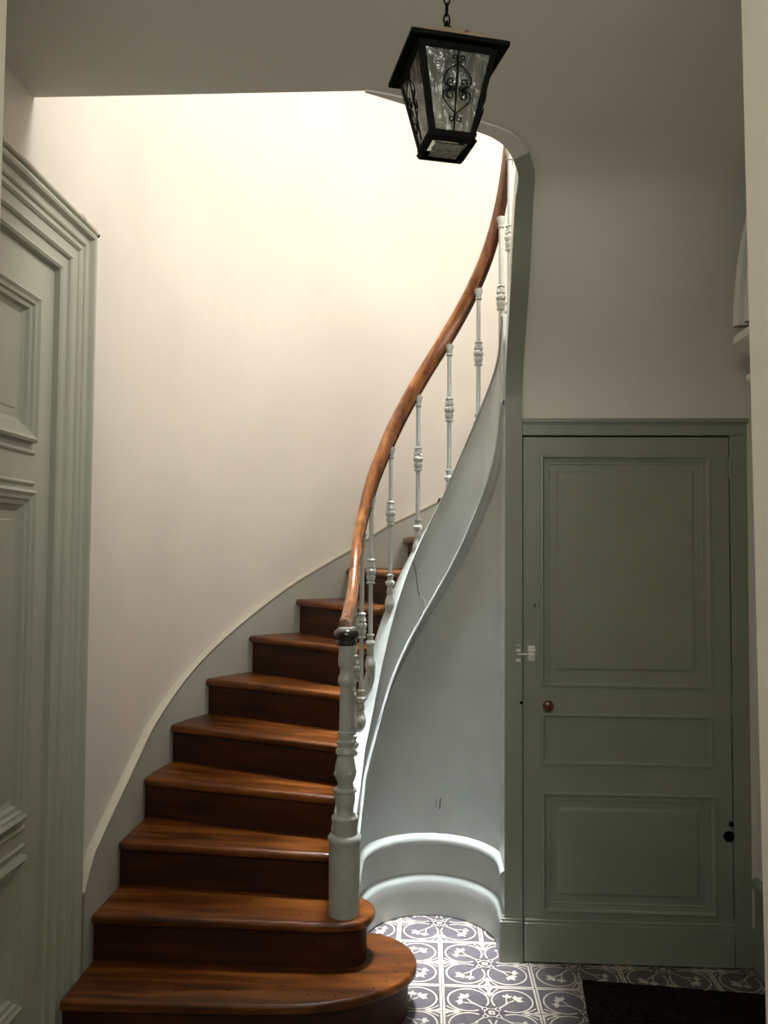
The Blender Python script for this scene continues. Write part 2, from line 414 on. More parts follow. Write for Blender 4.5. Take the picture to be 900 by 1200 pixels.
outr2 = cat([(.34, 2.735, 2.938), (.300, 2.655, 2.942), (.242, 2.591, 2.943), (.172, 2.546, 2.943), (.05, 2.462, 2.943), (-.078, 2.393, 2.943), (-.182, 2.352, 2.943)])
band('trim_2', inner2, outr2, M_hall, .006, 'plaster coloured curved edge of the ceiling opening behind the lantern')
# jamb behind the casing strip, towards the well
b = MB(); b.grid([[(.3175, p[1] - .007, p[2]), (.3175, p[1] + (.32 if p[2] < 2.42 else .06), p[2])] for p in [(.32, 3.331, 0)] + inner[1:-6]])
o = b.build('trim_3', M_string, smooth=True); orient(o, (0, 3.3, 1)); solidify(o, .03, -1)
tag(o, 'side of the post facing the stair well', 'trim', kind='structure')

# near opening the photo is taken through
for side, x0, x1 in (('near_left', -1.175, None), ('near_right', None, 1.29)):
    b = MB()
    if x1 is None:      # left
        b.add([(-.699, 1.30, 0), (-.699, .85, 0), (-.697, .85, 2.943), (-.697, 1.30, 2.943), (-1.175, 1.30, 0), (-1.175, .85, 0), (-1.175, .85, 2.943), (-1.175, 1.30, 2.943)],
              [(0, 1, 2, 3), (0, 3, 7, 4), (1, 5, 6, 2)])
        tag(b.build('wall_near_left', M_near), 'pale edge of the opening at the left side of the view', 'wall', kind='structure')
    else:
        b.add([(.524, 1.30, 0), (.524, .85, 0), (.491, .85, 2.943), (.491, 1.30, 2.943), (1.29, 1.30, 0), (1.29, .85, 0), (1.29, .85, 2.943), (1.29, 1.30, 2.943)],
              [(0, 1, 2, 3), (0, 3, 7, 4), (1, 5, 6, 2)])
        tag(b.build('wall_near_right', M_near), 'pale beige jamb filling the right side of the view', 'wall', kind='structure')

# ------------------------------------------------------------------ base boards
def wellsweep(b, profl, u0, u1, n, mi=0):
    """profl: list of (r, z) - z may be callable of u"""
    rows = []
    for u in frange(u0, u1, n):
        rows.append([(*well(u, r), z(u) if callable(z) else z) for r, z in profl])
    b.grid(rows, mi=mi)
    return b
u_a, u_b = -.46, U(0) + .112
BBP = [(.299, 0.0), (.273, 0.0), (.268, .006), (.268, .140), (.270, .153), (.276, .164), (.286, .172), (.290, .175), (.290, .300), (.279, .303), (.272, .311), (.271, .323), (.276, .335), (.286, .342), (.299, .347)]
def capend(b, pf, u):
    pts = [(*well(u, r), z) for r, z in pf]; n = len(pts)
    q0 = (*well(u, .305), pf[0][1]); q1 = (*well(u, .305), pf[-1][1])
    return b.add(pts + [q1, q0], [tuple(range(n + 2))])
bbn = tag(capend(wellsweep(MB(), BBP[:8], u_a, u_b, 50), BBP[:8], u_b).build('baseboard_well', M_string, smooth=True), 'curved grey plinth along the floor of the stair niche', 'baseboard', kind='structure')
capend(wellsweep(MB(), BBP[7:], u_a, u_b - .006, 50), BBP[7:], u_b - .006).build('moulding', M_string, bbn, smooth=True)
# post plinth
b = MB(); b.prism([(.301, 3.314), (.3885, 3.314), (.3885, 3.345), (.301, 3.46)], 0, .155); b.prism([(.306, 3.319), (.3885, 3.319), (.3885, 3.345), (.306, 3.46)], .155, .165)
tag(b.build('baseboard_post', M_grey, bevel=.003), 'small grey plinth block at the foot of the casing strip', 'baseboard', kind='structure')
# right wall base board, two stages
b = MB(); b.box((1.268, 1.30, 0), (1.29, 3.331, .150)); b.prism([(1.278, 1.3), (1.29, 1.3), (1.29, 3.331), (1.278, 3.331)], .15, .30)
rb = tag(b.build('baseboard_right', M_grey, bevel=.004), 'two stage grey base board along the right wall', 'baseboard', kind='structure')
b = MB(); b.grid([[(1.29, y, .345), (1.272, y, .337), (1.266, y, .325), (1.270, y, .308), (1.279, y, .298)] for y in (1.30, 3.331)])
b.build('moulding', M_grey, rb, smooth=True)
# casing post on the right wall beyond the cupboard
# ------------------------------------------------------------------ plaster arch and capital on right wall
ar = tag(empty('trim_4', (1.29, 2.45, 2.40)), 'plaster arch moulding and capital high on the right wall', 'trim', kind='structure')
def archband(y_r0, y_r1, xo, name):
    b = MB(); rows = []
    for a in frange(0.0, PI, 40):
        c, s = math.cos(a), math.sin(a)
        rows.append([(0, y_r0 * c, y_r0 * s), (xo + .012, y_r0 * c, y_r0 * s), (xo, (y_r0 + .01) * c, (y_r0 + .01) * s), (xo, (y_r1 - .01) * c, (y_r1 - .01) * s), (xo + .012, y_r1 * c, y_r1 * s), (0, y_r1 * c, y_r1 * s)])
    b.grid(rows)
    return b.build(name, M_hall, ar, smooth=True, angle=1.2)
archband(.495, .53, -.20, 'archivolt'); archband(.43, .465, -.185, 'archivolt'); archband(.39, .515, -.165, 'arch_band')
for sg in (1, -1):
    b = MB()
    rows = []
    for z, w_, d in [(-.015, .09, .16), (-.035, .11, .20), (-.065, .115, .205), (-.09, .10, .18), (-.125, .08, .14), (-.145, .07, .12)]:
        rows.append([(0, sg * .44 - w_, z), (-d * .8, sg * .44 - w_, z), (-d, sg * .44 - w_ * .8, z), (-d, sg * .44 + w_ * .6, z), (-d * .8, sg * .44 + w_ * .75, z), (0, sg * .44 + w_ * .75, z)])
    b.grid(rows); b.add(rows[0], [tuple(range(6))]); b.build('capital', M_hall, ar, smooth=True, angle=.9)
    b = MB(); b.box((-.165, sg * .44 - .09, -.205), (0, sg * .44 + .07, -.172)); b.build('necking', M_hall, ar, bevel=.012)

# ------------------------------------------------------------------ panelled doors
def face_with_panels(b, rect, panels, front, back, mould, mp):
    """rect (u0,v0,u1,v1) leaf at depth front..back (n axis outward positive); mould: list of (inset, n)."""
    us = sorted({rect[0], rect[2], *[p[0] for p in panels], *[p[2] for p in panels]})
    vs = sorted({rect[1], rect[3], *[p[1] for p in panels], *[p[3] for p in panels]})
    def inp(u, v): return any(p[0] < u < p[2] and p[1] < v < p[3] for p in panels)
    for i in range(len(us) - 1):
        for j in range(len(vs) - 1):
            if inp((us[i] + us[i + 1]) / 2, (vs[j] + vs[j + 1]) / 2): continue
            b.add([mp(us[i], vs[j], front), mp(us[i + 1], vs[j], front), mp(us[i + 1], vs[j + 1], front), mp(us[i], vs[j + 1], front)], [(0, 1, 2, 3)])
    u0, v0, u1, v1 = rect
    F = [mp(u0, v0, front), mp(u1, v0, front), mp(u1, v1, front), mp(u0, v1, front)]; B = [mp(u0, v0, back), mp(u1, v0, back), mp(u1, v1, back), mp(u0, v1, back)]
    b.add(F + B, [(4, 5, 6, 7), (0, 1, 5, 4), (1, 2, 6, 5), (2, 3, 7, 6), (3, 0, 4, 7)])
def panel_part(p, mould, mp, m, parent, smooth=True):
    b = MB(); rows = []
    for ins, n in mould:
        u0, v0, u1, v1 = p[0] + ins, p[1] + ins, p[2] - ins, p[3] - ins
        rows.append([mp(u0, v0, n), mp(u1, v0, n), mp(u1, v1, n), mp(u0, v1, n)])
    nm = len(rows)
    bm_ = MB(); bm_.grid(rows, close_v=True)
    mo = bm_.build('panel_moulding', m, parent)
    pn = MB(); pn.add(rows[-1], [(0, 1, 2, 3)]); 
    pn.build('panel', m, parent)

# cupboard door (door_1)
d1 = tag(empty('door_1', (.388, 3.331, 0)), 'dark grey green panelled cupboard door under the stairs', 'door', kind='structure')
def mp1(u, v, n): return (u - .388, -n, v)
leaf_rect = (.392, .165, 1.199, 2.055)
pans = [(.458, 1.062, 1.131, 1.985), (.459, .757, 1.131, .962), (.463, .187, 1.140, .655)]
b = MB(); face_with_panels(b, leaf_rect, pans, 0.0, -.035, None, mp1)
lf = b.build('leaf', M_grey, d1, bevel=0)
mo1 = [(0, 0), (.003, .006), (.010, .007), (.014, .001), (.019, -.004), (.024, -.004), (.026, -.009), (.036, -.009), (.040, -.012), (.064, -.012), (.075, -.007)]
mo1b = [(0, 0), (.003, .006), (.010, .007), (.014, .001), (.019, -.004), (.024, -.004), (.026, -.009)]
for k, p in enumerate(pans): panel_part(p, mo1 if k != 1 else mo1b, mp1, M_grey, d1)
b = MB(); b.box((.0045, -.016, .004), (.811, .03, .153)); b.box((.0045, -.010, .153), (.811, .03, .165))
b.build('kick_board', M_grey, d1, bevel=.003)
# frame: head with cap, right stile
b = MB(); b.box((.0, -.006, 2.062), (.881, .035, 2.115)); b.box((0, -.018, 2.113), (.886, .03, 2.129)); b.box((0, -.011, 2.106), (.883, .03, 2.113))
b.build('frame_head', M_grey, d1, bevel=.002)
b = MB(); b.box((.8155, -.004, 0), (.8815, .035, 2.062)); b.build('frame_stile', M_grey, d1, bevel=.002)
MB().box((-.02, .040, 0), (.90, .06, 2.12)).build('dark_backing', M_dark, d1)  # black sheet added behind the leaf, stands in for shade in the gaps
b = MB(); b.lathe([(.004, 0), (.010, -.003), (.009, -.012), (.017, -.020), (.0215, -.030), (.021, -.038), (.013, -.044), (.002, -.045)], (0, 0, 0), 20, axis='Y')
tag(b.build('knob', M_knob, d1, loc=(.097, 0, .995), smooth=True), 'shiny brown wooden knob')
# bolt latch
lt = tag(MB().box((.022, -.004, 1.164), (.050, 0, 1.224)).build('bolt_latch', M_steel, d1, bevel=.001), 'small pale painted bolt latch')
b = MB()
for z in (1.205, 1.178): b.tube([(.020, -.004, z), (.024, -.012, z), (.048, -.012, z), (.052, -.004, z)], .0035, 6)
b.tube([(-.020, -.009, 1.190), (.050, -.009, 1.190)], .0035, 8); b.lathe([(.001, -.022), (.007, -.020), (.009, -.014), (.006, -.008)], (.036, 0, 1.188), 12, axis='Y')
b.build('slide_bolt', M_steel, lt, smooth=True)
b = MB(); b.box((-.025, -.010, 1.160), (-.008, 0, 1.172)); b.box((-.025, -.010, 1.200), (-.008, 0, 1.212)); b.tube([(-.024, -.008, 1.222), (-.016, -.010, 1.229), (-.008, -.008, 1.222)], .002, 6)
b.build('bolt_keeper', M_steel, lt)
b = MB(); b.lathe([(.014, 0), (.014, -.0015), (.011, -.003), (.0095, -.0015), (.0015, -.0015)], (0, 0, 0), 20, axis='Y')
kh = b.build('keyhole_escutcheon', M_grey, d1, loc=(.050, 0, 1.384), smooth=True)
MB().box((-.0018, -.0025, -.008), (.0018, -.001, .006)).build('keyhole', M_dark, kh)
b = MB(); b.lathe([(.016, .004), (.0205, -.002), (.021, -.005), (.010, -.005), (.002, -.004)], (.796, 0, .498), 20, axis='Y'); b.build('round_hole', M_dark, d1, smooth=True)
b = MB(); b.lathe([(.009, .002), (.0105, -.003), (.003, -.004)], (.806, 0, .545), 14, axis='Y'); b.build('round_hole', M_dark, d1, smooth=True)
for z0, z1 in ((1.893, 1.972), (.964, 1.037), (.105, .185)):
    b = MB(); b.box((.810, -.0065, z0), (.823, .004, z1)); b.tube([(.8135, -.007, z0 - .004), (.8135, -.007, z1 + .004)], .004, 8); b.build('hinge', M_grey, d1)
MB().lathe([(.001, -.010), (.006, -.009), (.007, .005)], (-.005, -.002, 1.0), 10, axis='Y').build('gouge', M_dark, d1)

# left tall door (door_2)
d2 = tag(empty('door_2', (-1.175, 2.80, 0)), 'tall sage grey panelled door with deep moulded frame on the left wall', 'door', kind='structure')
FX = -1.175
def mp2(u, v, n):   # u = world Y, n outward (+X)
    return (n, u - 2.80, v)
b = MB(); prf = [(0, 0), (0, .022), (.004, .028), (.014, .031), (.024, .028), (.029, .020), (.033, .013), (.055, .012), (.058, .017), (.066, .019), (.073, .016), (.077, .010), (.088, .010), (.092, .015), (.100, .016), (.108, .011), (.112, .006),
                 (.150, .006), (.153, .011), (.162, .014), (.170, .009), (.174, .001), (.215, .001), (.219, .008), (.228, .011), (.238, .006), (.242, -.012), (.305, -.012), (.312, -.020)]
zt = 2.685; yo = 2.795; yi = 1.12
# mitred sweep: outer upright, head, inner upright
rows = []
for ins, n in prf:
    rows.append([mp2(yo - ins, 0.0, n), mp2(yo - ins, zt - ins * .82, n), mp2(yi + ins, zt - ins * .82, n), mp2(yi + ins, 0.0, n)])
b.grid(rows)
b.build('frame', M_door2, d2)
pr2 = (1.42, .02, 2.484, 2.455)
pans2 = [(1.50, 1.909, 2.417, 2.353), (1.50, .803, 2.417, 1.770), (1.50, .256, 2.417, .70)]
b = MB(); face_with_panels(b, pr2, pans2, -.004, -.03, None, mp2); b.build('leaf', M_door2, d2)
mo2 = [(0, -.004), (.002, .014), (.010, .018), (.020, .012), (.030, .010), (.034, .003), (.046, .001), (.052, -.010), (.066, -.016), (.090, -.016), (.094, -.014)]
for p in pans2: panel_part(p, mo2, mp2, M_door2, d2)
for v in (1.882, .722, .775, 1.79):
    b = MB(); b.tube([mp2(1.48, v, -.003), mp2(2.425, v, -.003)], .007, 8); b.build('ledge', M_door2, d2, smooth=True)
MB().box((-.05, -1.5, .02), (-.031, -.2, 2.6)).build('door_back', M_dark, d2)

# cable conduit on top of the frame
cc = empty('cable_conduit', (-1.152, 2.76, 2.698), label='thin painted cable conduit running along the top of the left door frame', cat='conduit')
MB().tube([(.0, .03, -.006), (.0, 0, 0), (.001, -.5, .004), (.0, -1.3, .002)], .010, 10).build('pipe', M_cap, cc, smooth=True)
for y in (-.09, -.62, -1.1):
    MB().tube([(0, y - .012, .001), (0, y + .012, .001)], .013, 10).build('clip', M_cap, cc, smooth=True)
MB().tube([(0, .030, -.006), (.0, .040, -.009)], .0095, 10).build('open_end', M_dark, cc)

# ------------------------------------------------------------------ staircase
Z = [0, .164, .328, .492, .656, .82, .985, 1.165, 1.338, 1.5, 1.667, 1.84, 2.01, 2.18, 2.35, 2.52, 2.69, 2.86]
st = empty('staircase', (0, 0, 0), label='curved wooden staircase with varnished pine treads winding up between wall and well', cat='staircase')
RI = .357
WT = {3: 3.118 - 3.40, 4: 3.39 - 3.40, 5: T(167.6), 6: T(154.5), 7: T(140.6), 8: T(126.8), 9: T(112.8), 10: T(97.4)}
SU = {3: 3.05 - CY, 4: 3.19 - CY, 5: 3.325 - CY, 6: U(163), 7: U(147), 8: U(131), 9: U(114), 10: U(100)}
for k in range(11, 18): WT[k] = T(97.4 - 13.5 * (k - 10)); SU[k] = U(100 - 14 * (k - 10))
def nose(k):
    a = Vector(outer(WT[k])); c = Vector(well(SU[k], RI)); return a, c
def lset(x):
    d = x[1] - x[0]; d.normalize(); n = Vector((-d.y, d.x))
    return d, (n if n.y > 0 or k_dir(n) else -n)
def k_dir(n): return False
def upn(k):
    a, c = nose(k); d = (c - a).normalized(); n = Vector((-d.y, d.x)); return n   # ccw normal: up-stair side for d pointing to the well
def tread(poly, z, name='tread', org=None, ang=0.0, th=.034):
    mx = Matrix.Rotation(-ang, 2)
    pl = [mx @ (Vector(p) - Vector(org)) for p in poly]
    return MB().prism([(p.x, p.y) for p in pl], -th, 0).build(name, M_wood, st, loc=(org[0], org[1], z), rotz=ang, bevel=.013, bseg=3, smooth=True, angle=1.0)
for k in range(3, 17):
    a, c = nose(k); a2, c2 = nose(k + 1); n2 = upn(k + 1)
    n1 = upn(k)
    poly = [tuple(a), tuple(c)]
    for i in range(1, 7): poly.append(well(SU[k] + (SU[k + 1] - SU[k]) * i / 6.0, RI))
    q = c2 + n2 * .05; q2 = a2 + n2 * .05
    poly.append(tuple(q)); poly.append(tuple(q2))
    for i in range(6, 0, -1):
        t = WT[k] + (WT[k + 1] - WT[k]) * i / 6.0
        if WT[k] < 0 < WT[k + 1] and t < 0: t = t
        poly.append(outer(t))
    d = c - a
    tread(poly, Z[k], org=tuple(a), ang=math.atan2(d.y, d.x))
for k in range(3, 18):
    a, c = nose(k); n1 = upn(k); d = (c - a); L = d.length; ang = math.atan2(d.y, d.x)
    o_ = a + n1 * .028
    e0 = .0 if k > 5 else .0
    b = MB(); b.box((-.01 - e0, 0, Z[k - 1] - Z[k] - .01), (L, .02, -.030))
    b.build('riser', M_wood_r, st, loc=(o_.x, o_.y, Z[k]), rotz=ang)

def chaikin(p, n=2, closed=False):
    for _ in range(n):
        q = [p[0]] if not closed else []
        for a, c in zip(p, p[1:]):
            q += [(a[0] * .75 + c[0] * .25, a[1] * .75 + c[1] * .25), (a[0] * .25 + c[0] * .75, a[1] * .25 + c[1] * .75)]
        q.append(p[-1]); p = q
    return p
def inset(p, d):
    out = []
    for i, q in enumerate(p):
        a = p[max(i - 1, 0)]; c = p[min(i + 1, len(p) - 1)]
        tx, ty = c[0] - a[0], c[1] - a[1]; l = math.hypot(tx, ty)
        out.append((q[0] - ty / l * d, q[1] + tx / l * d))
    return out
F2 = chaikin([(-1.15, 2.872), (-.947, 2.866), (-.747, 2.863), (-.512, 2.862), (-.381, 2.857), (-.262, 2.863), (-.195, 2.895), (-.166, 2.962), (-.172, 3.026), (-.20, 3.075), (-.235, 3.095)])
F1 = chaikin([(-1.15, 2.634), (-.985, 2.634), (-.684, 2.641), (-.47, 2.650), (-.352, 2.663), (-.234, 2.699), (-.118, 2.770), (-.050, 2.844), (-.018, 2.924), (-.025, 3.02), (-.07, 3.105), (-.136, 3.160), (-.235, 3.185)])
t2 = tread(F2 + [(-.30, 3.11), (-1.15, 3.16)], Z[2], org=(-1.15, 2.87))
t1 = tread(F1 + [(-.30, 3.19), (-1.15, 3.10)], Z[1], org=(-1.15, 2.634))
NM = MB().lathe([(.0035, -.001), (.0032, .0004)], n=8).mesh('nail', [M_ebony])
for par, oy, pts in ((t1, 2.634, [(.78, .09), (.83, .09), (.87, .088), (.99, .14), (1.03, .19), (1.06, .25), (1.07, .31), (1.09, .28), (.35, .08), (.52, .10), (1.01, .41), (1.04, .44)]),
                     (t2, 2.87, [(.42, .05), (.55, .055), (.57, .05), (.72, .06), (.93, .14)])):
    for x, y in pts:
        o = bpy.data.objects.new('nail', NM); COL.objects.link(o); o.parent = par; o.location = (x, y, 0)
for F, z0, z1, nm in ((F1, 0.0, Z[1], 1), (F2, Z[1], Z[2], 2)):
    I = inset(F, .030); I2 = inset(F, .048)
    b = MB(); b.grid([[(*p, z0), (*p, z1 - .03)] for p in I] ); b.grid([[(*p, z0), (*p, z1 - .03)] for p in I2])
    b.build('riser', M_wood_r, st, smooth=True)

# wall skirting along the stairs
SK = [(-.60, .436), (-.525, .537), (-.45, .577), (-.137, .736), (T(170), .911), (T(155), 1.095), (T(140.5), 1.266), (T(127.2), 1.432), (T(110.3), 1.618), (T(102.9), 1.726), (T(88.3), 1.869), (T(0), 2.93)]
tt = frange(-.598, 0, 14)[:-1] + frange(0.0001, T(2), 60)
def skz(t):   # smooth in mixed parameter
    f = lambda x: interp([(a * (1.0 if a < 0 else 1.17), c) for a, c in SK], x)
    x = t * (1.0 if t < 0 else 1.17)
    return sum(f(x + .06 * i / 3) for i in range(-3, 4)) / 7 if t > -.5 else f(x)
b = MB(); b.grid([[(*outer(t, .024), skz(t) - .6), (*outer(t, 0), skz(t) - .6), (*outer(t, 0), skz(t) - .018), (*outer(t, .024), skz(t) - .018)] for t in tt])
b.build('wall_stringer', M_skirt, st, smooth=True, angle=1.0)
b = MB(); b.grid([[(*outer(t, .024), skz(t) + .004), (*outer(t, .004), skz(t) + .002), (*outer(t, -.006), skz(t) - .008), (*outer(t, -.004), skz(t) - .018), (*outer(t, .002), skz(t) - .024)] for t in tt])
b.build('stringer_cap', M_cap, st, smooth=True)
MB().box((-1.175, 2.797, .164), (-1.147, 2.812, .42)).build('end_piece', M_grey, st)

# string over the well, spandrel below it
usx = frange(-.47, U(0) + .10, 110)
b = MB()
rows = [[(*well(u, .298), 0.0), (*well(u, .298), max(.05, zm(u) + .02))] for u in usx]
b.grid(rows); b.build('spandrel_panel', M_string, st, smooth=True)
b = MB(); b.grid([[(*well(u, .298), zm(u) - .005), (*well(u, .281), zm(u)), (*well(u, .281), zs(u) - .012), (*well(u, .276), zs(u) - .010), (*well(u, .274), zs(u) - .003), (*well(u, .277), zs(u)),
                  (*well(u, .357), zs(u)), (*well(u, .357), zs(u) - .40)] for u in usx])
for u in (usx[0], usx[-1]):
    b.add([(*well(u, .298), zm(u) - .005), (*well(u, .281), zm(u)), (*well(u, .281), zs(u) - .012), (*well(u, .276), zs(u) - .010), (*well(u, .274), zs(u) - .003), (*well(u, .277), zs(u)), (*well(u, .357), zs(u)), (*well(u, .357), zm(u) - .005)], [tuple(range(8))])
b.build('well_stringer', M_string, st, smooth=True, angle=.9)
def mould_row(u): return [(*well(u, r), zm(u) + d) for r, d in ((.299, -.052), (.288, -.050), (.284, -.012), (.278, -.010), (.271, -.002), (.269, .007), (.272, .016), (.282, .021))]
b = MB(); b.grid([mould_row(u) for u in usx])
for u in (usx[0], usx[-1]): b.add(mould_row(u) + [(*well(u, .30), zm(u) + .021)], [tuple(range(9))])
b.build('stringer_moulding', M_string, st, smooth=True, angle=1.3)
# cracks and scuffs in the paint
def onwell(deg, z, r): return (*well(U(deg), r), z)
def line(name, pts, r0, rad, m):
    MB().tube([onwell(d, z, r0) for d, z in pts], rad, 5).build(name, m, st)
line('crack', [(107, 1.545), (104.5, 1.50), (103, 1.44), (101, 1.395)], .2805, .0018, M_mark)
line('crack', [(101, 1.395), (97, 1.385), (95, 1.35), (94, 1.31)], .2805, .0018, M_chip)
line('crack', [(101, 1.30), (96, 1.325)], .2805, .0018, M_mark)
line('crack', [(103, 1.50), (97, 1.53)], .2805, .0018, M_chip)
line('scuff', [(82.0, .455), (81, .50)], .2915, .0022, M_mark)
line('scuff', [(85.0, .46), (85, .50)], .2915, .0012, M_mark)
line('scuff', [(78, .60), (76, .60)], .2915, .0012, M_mark)

# ------------------------------------------------------------------ balustrade
bl = empty('stair_balustrade', (0, 0, 0), label='stair balustrade with wooden handrail, pale iron balusters and turned newel post', cat='railing')
# handrail
us = frange(-.465, U(0) + .20, 120); pr = []
for i in range(20):
    a = 2 * PI * i / 20; pr.append((.0235 * math.cos(a) * (.86 if abs(math.sin(a) + .31) < .02 else 1), (.030 if a < PI else .036) * math.sin(a)))
rows = []
P = [Vector((*well(u, .318), zr(u))) for u in us]
for i, p in enumerate(P):
    t = (P[min(i + 1, len(P) - 1)] - P[max(i - 1, 0)]).normalized()
    side = t.cross(Vector((0, 0, 1))).normalized(); up = side.cross(t).normalized()
    rows.append([tuple(p + side * x + up * y) for x, y in pr])
b = MB(); b.grid(rows, close_v=True); b.add(rows[0], [tuple(range(20))]); b.add(rows[-1], [tuple(range(20))])
hr = b.build('handrail', M_rail, bl, smooth=True)
for un in (-.03, U(165), U(125), U(60)):
    i = min(range(len(us)), key=lambda k: abs(us[k] - un)); t = (P[i + 1] - P[i - 1]).normalized()
    side = t.cross(Vector((0, 0, 1))).normalized(); up = side.cross(t).normalized()
    MB().tube([tuple(P[i] + side * x * 1.01 + up * y * 1.01) for x, y in pr], .0009, 4, close=True).build('rail_joint', M_ebony, hr)
# iron strip under the rail
b = MB(); rw = []
for i, p in enumerate(P):
    t = (P[min(i + 1, len(P) - 1)] - P[max(i - 1, 0)]).normalized(); side = t.cross(Vector((0, 0, 1))).normalized(); up = side.cross(t).normalized()
    q = p - up * .037
    rw.append([tuple(q + side * .011 + up * .003), tuple(q + side * .011 - up * .003), tuple(q - side * .011 - up * .003), tuple(q - side * .011 + up * .003)])
b.grid(rw, close_v=True); b.build('rail_strip', M_wood_r, bl)

# newel
px = .00303
nprof = [(1065, 18), (996, 18.2), (984, 18.2), (982, 19.4), (978, 19.6), (975, 18.0), (974, 14.8), (960, 14.6), (958, 15.5), (955, 15.6), (953, 13.6), (950, 10.0), (945, 9.6), (938, 11.4), (931, 11.6), (928, 10.6), (926, 13.6), (923, 13.6), (921, 9.6), (916, 8.9),
         (911, 11.2), (905, 12.4), (898, 12.2), (891, 10.5), (884, 9.4), (882, 11.6), (878, 11.6), (876, 9.6), (873, 9.2), (871, 10.6), (868, 10.4), (867, 8.8), (862, 8.6), (860, 9.4), (857, 9.2), (856, 8.0), (830, 7.4), (808, 7.4), (803, 8.4), (799, 10.0), (795, 9.6), (790, 7.2), (785, 7.2), (780, 9.4), (773, 9.8), (766, 8.8), (758, 9.8), (756, 9.8)]
b = MB(); b.lathe([(r * px, (1065 - y) * px) for y, r in nprof], n=28); nw = b.build('newel_post', M_iron, bl, loc=(-.276, 2.945, Z[2]), smooth=True, angle=.8)
b = MB(); b.lathe([(.0305, .932), (.036, .934), (.038, .942), (.034, .949), (.036, .954), (.0435, .962), (.046, .971), (.044, .981), (.037, .987), (.033, .990)], n=32)
cp = tag(b.build('newel_cap', M_ebony, nw, smooth=True, angle=1.2), 'black turned cap')
MB().lathe([(.030, .989), (.029, .994), (.010, .995)], n=28).build('cap_plate', M_iron, nw, smooth=True)
for a in (35, 125, 215, 305):
    b = MB(); b.lathe([(.012, 0), (.011, .003), (.006, .004), (.0055, .008), (.001, .009)], (0, 0, 0), 10, axis='X')
    o = b.build('rosette', M_iron, nw, smooth=True, loc=(.036 * math.cos(R_(a - 90)), .036 * math.sin(R_(a - 90)), .487)); o.rotation_euler.z = R_(a - 90)

# balusters: shared meshes for the ornaments
def orn_mid():
    b = MB(); pf = [(-.056, .0095), (-.054, .0165), (-.049, .0175), (-.045, .013), (-.042, .0135), (-.034, .0165), (-.022, .0185), (-.014, .014), (-.010, .0185), (.0, .0205), (.010, .0185), (.014, .014), (.022, .0185), (.032, .0165), (.040, .0135), (.044, .013), (.048, .0175), (.052, .0165), (.056, .0095)]
    b.lathe([(r, z) for z, r in pf], n=16, lobes=4, amp=.10)
    for q in range(4):
        a = q * PI / 2 + PI / 4
        b.lathe([(.001, .007), (.005, .005), (.006, .0)], (.017 * math.cos(a), .017 * math.sin(a), 0), 8)
        b.lathe([(.001, .006), (.004, .004), (.005, -.002)], (.016 * math.cos(a), .016 * math.sin(a), .02), 8)
    return b.mesh('middle_ornament', [M_iron], smooth=True)
def orn_foot():
    b = MB(); pf = [(-.062, .006), (-.056, .012), (-.045, .0155), (-.030, .0145), (-.020, .011), (-.017, .0125), (-.010, .0185), (.0, .0205), (.008, .0175), (.013, .012), (.020, .0125), (.028, .014), (.031, .0175), (.036, .0175), (.038, .0095)]
    b.lathe([(r, z) for z, r in pf], n=16)
    for q in range(5):
        a = q * 2 * PI / 5 + .3
        b.lathe([(.001, .007), (.005, .005), (.006, -.003)], (.018 * math.cos(a), .018 * math.sin(a), 0), 8)
    return b.mesh('foot_ornament', [M_iron], smooth=True)
def orn_top():
    b = MB(); pf = [(-.040, .0095), (-.038, .015), (-.034, .0155), (-.031, .0115), (-.020, .0135), (-.004, .018), (.004, .0195), (.008, .0195), (.010, .012), (.012, .0095)]
    b.lathe([(r, z) for z, r in pf], n=16)
    return b.mesh('top_ornament', [M_iron], smooth=True)
OM, OF, OT = orn_mid(), orn_foot(), orn_top()
def ornament(me, par, z):
    o = bpy.data.objects.new(me.name, me); COL.objects.link(o); o.parent = par; o.location.z = z; return o
BAL = [(-.33, .655), (-.16, .715), (-.01, .80), (U(160), .965), (U(146.5), 1.195), (U(125.5), 1.452), (U(101.5), 1.702), (U(76), 1.927), (U(50), 2.169), (U(23), 2.385), (U(0), 2.60)]
for u, zf in BAL:
    x, y = well(u, .318); zt_ = zr(u) - .024; 
    h = zt_ - zf
    b = MB(); b.lathe([(.0098, 0), (.0093, h), (.0085, h + .012), (.003, h + .02)], n=12)
    rod = b.build('baluster', M_iron, bl, loc=(x, y, zf), smooth=True)
    ornament(OF, rod, 0.0); ornament(OM, rod, .31 if h > .5 else h * .5); ornament(OT, rod, h - .055)
    # leaf shaped drop joining the foot to the stringer
    b = MB(); b.lathe([(.010, -.050), (.0155, -.060), (.021, -.078), (.0235, -.095), (.021, -.112), (.014, -.126), (.010, min(-.135, zs(u) - .004 - zf))], n=16)
    b.build('foot_drop', M_iron, rod, smooth=True)

# ------------------------------------------------------------------ lantern
ln = empty('hanging_lantern', (.039, 1.664, 2.415), R_(15.5), label='black iron lantern with cathedral glass and scrollwork hanging from a chain', cat='lantern')
HB, HT, H = .044, .082, .185
def fr(z): return HB + (HT - HB) * z / H
def corner(s1, s2, z, k=1.0): return (s1 * fr(z) * k, s2 * fr(z) * k, z)
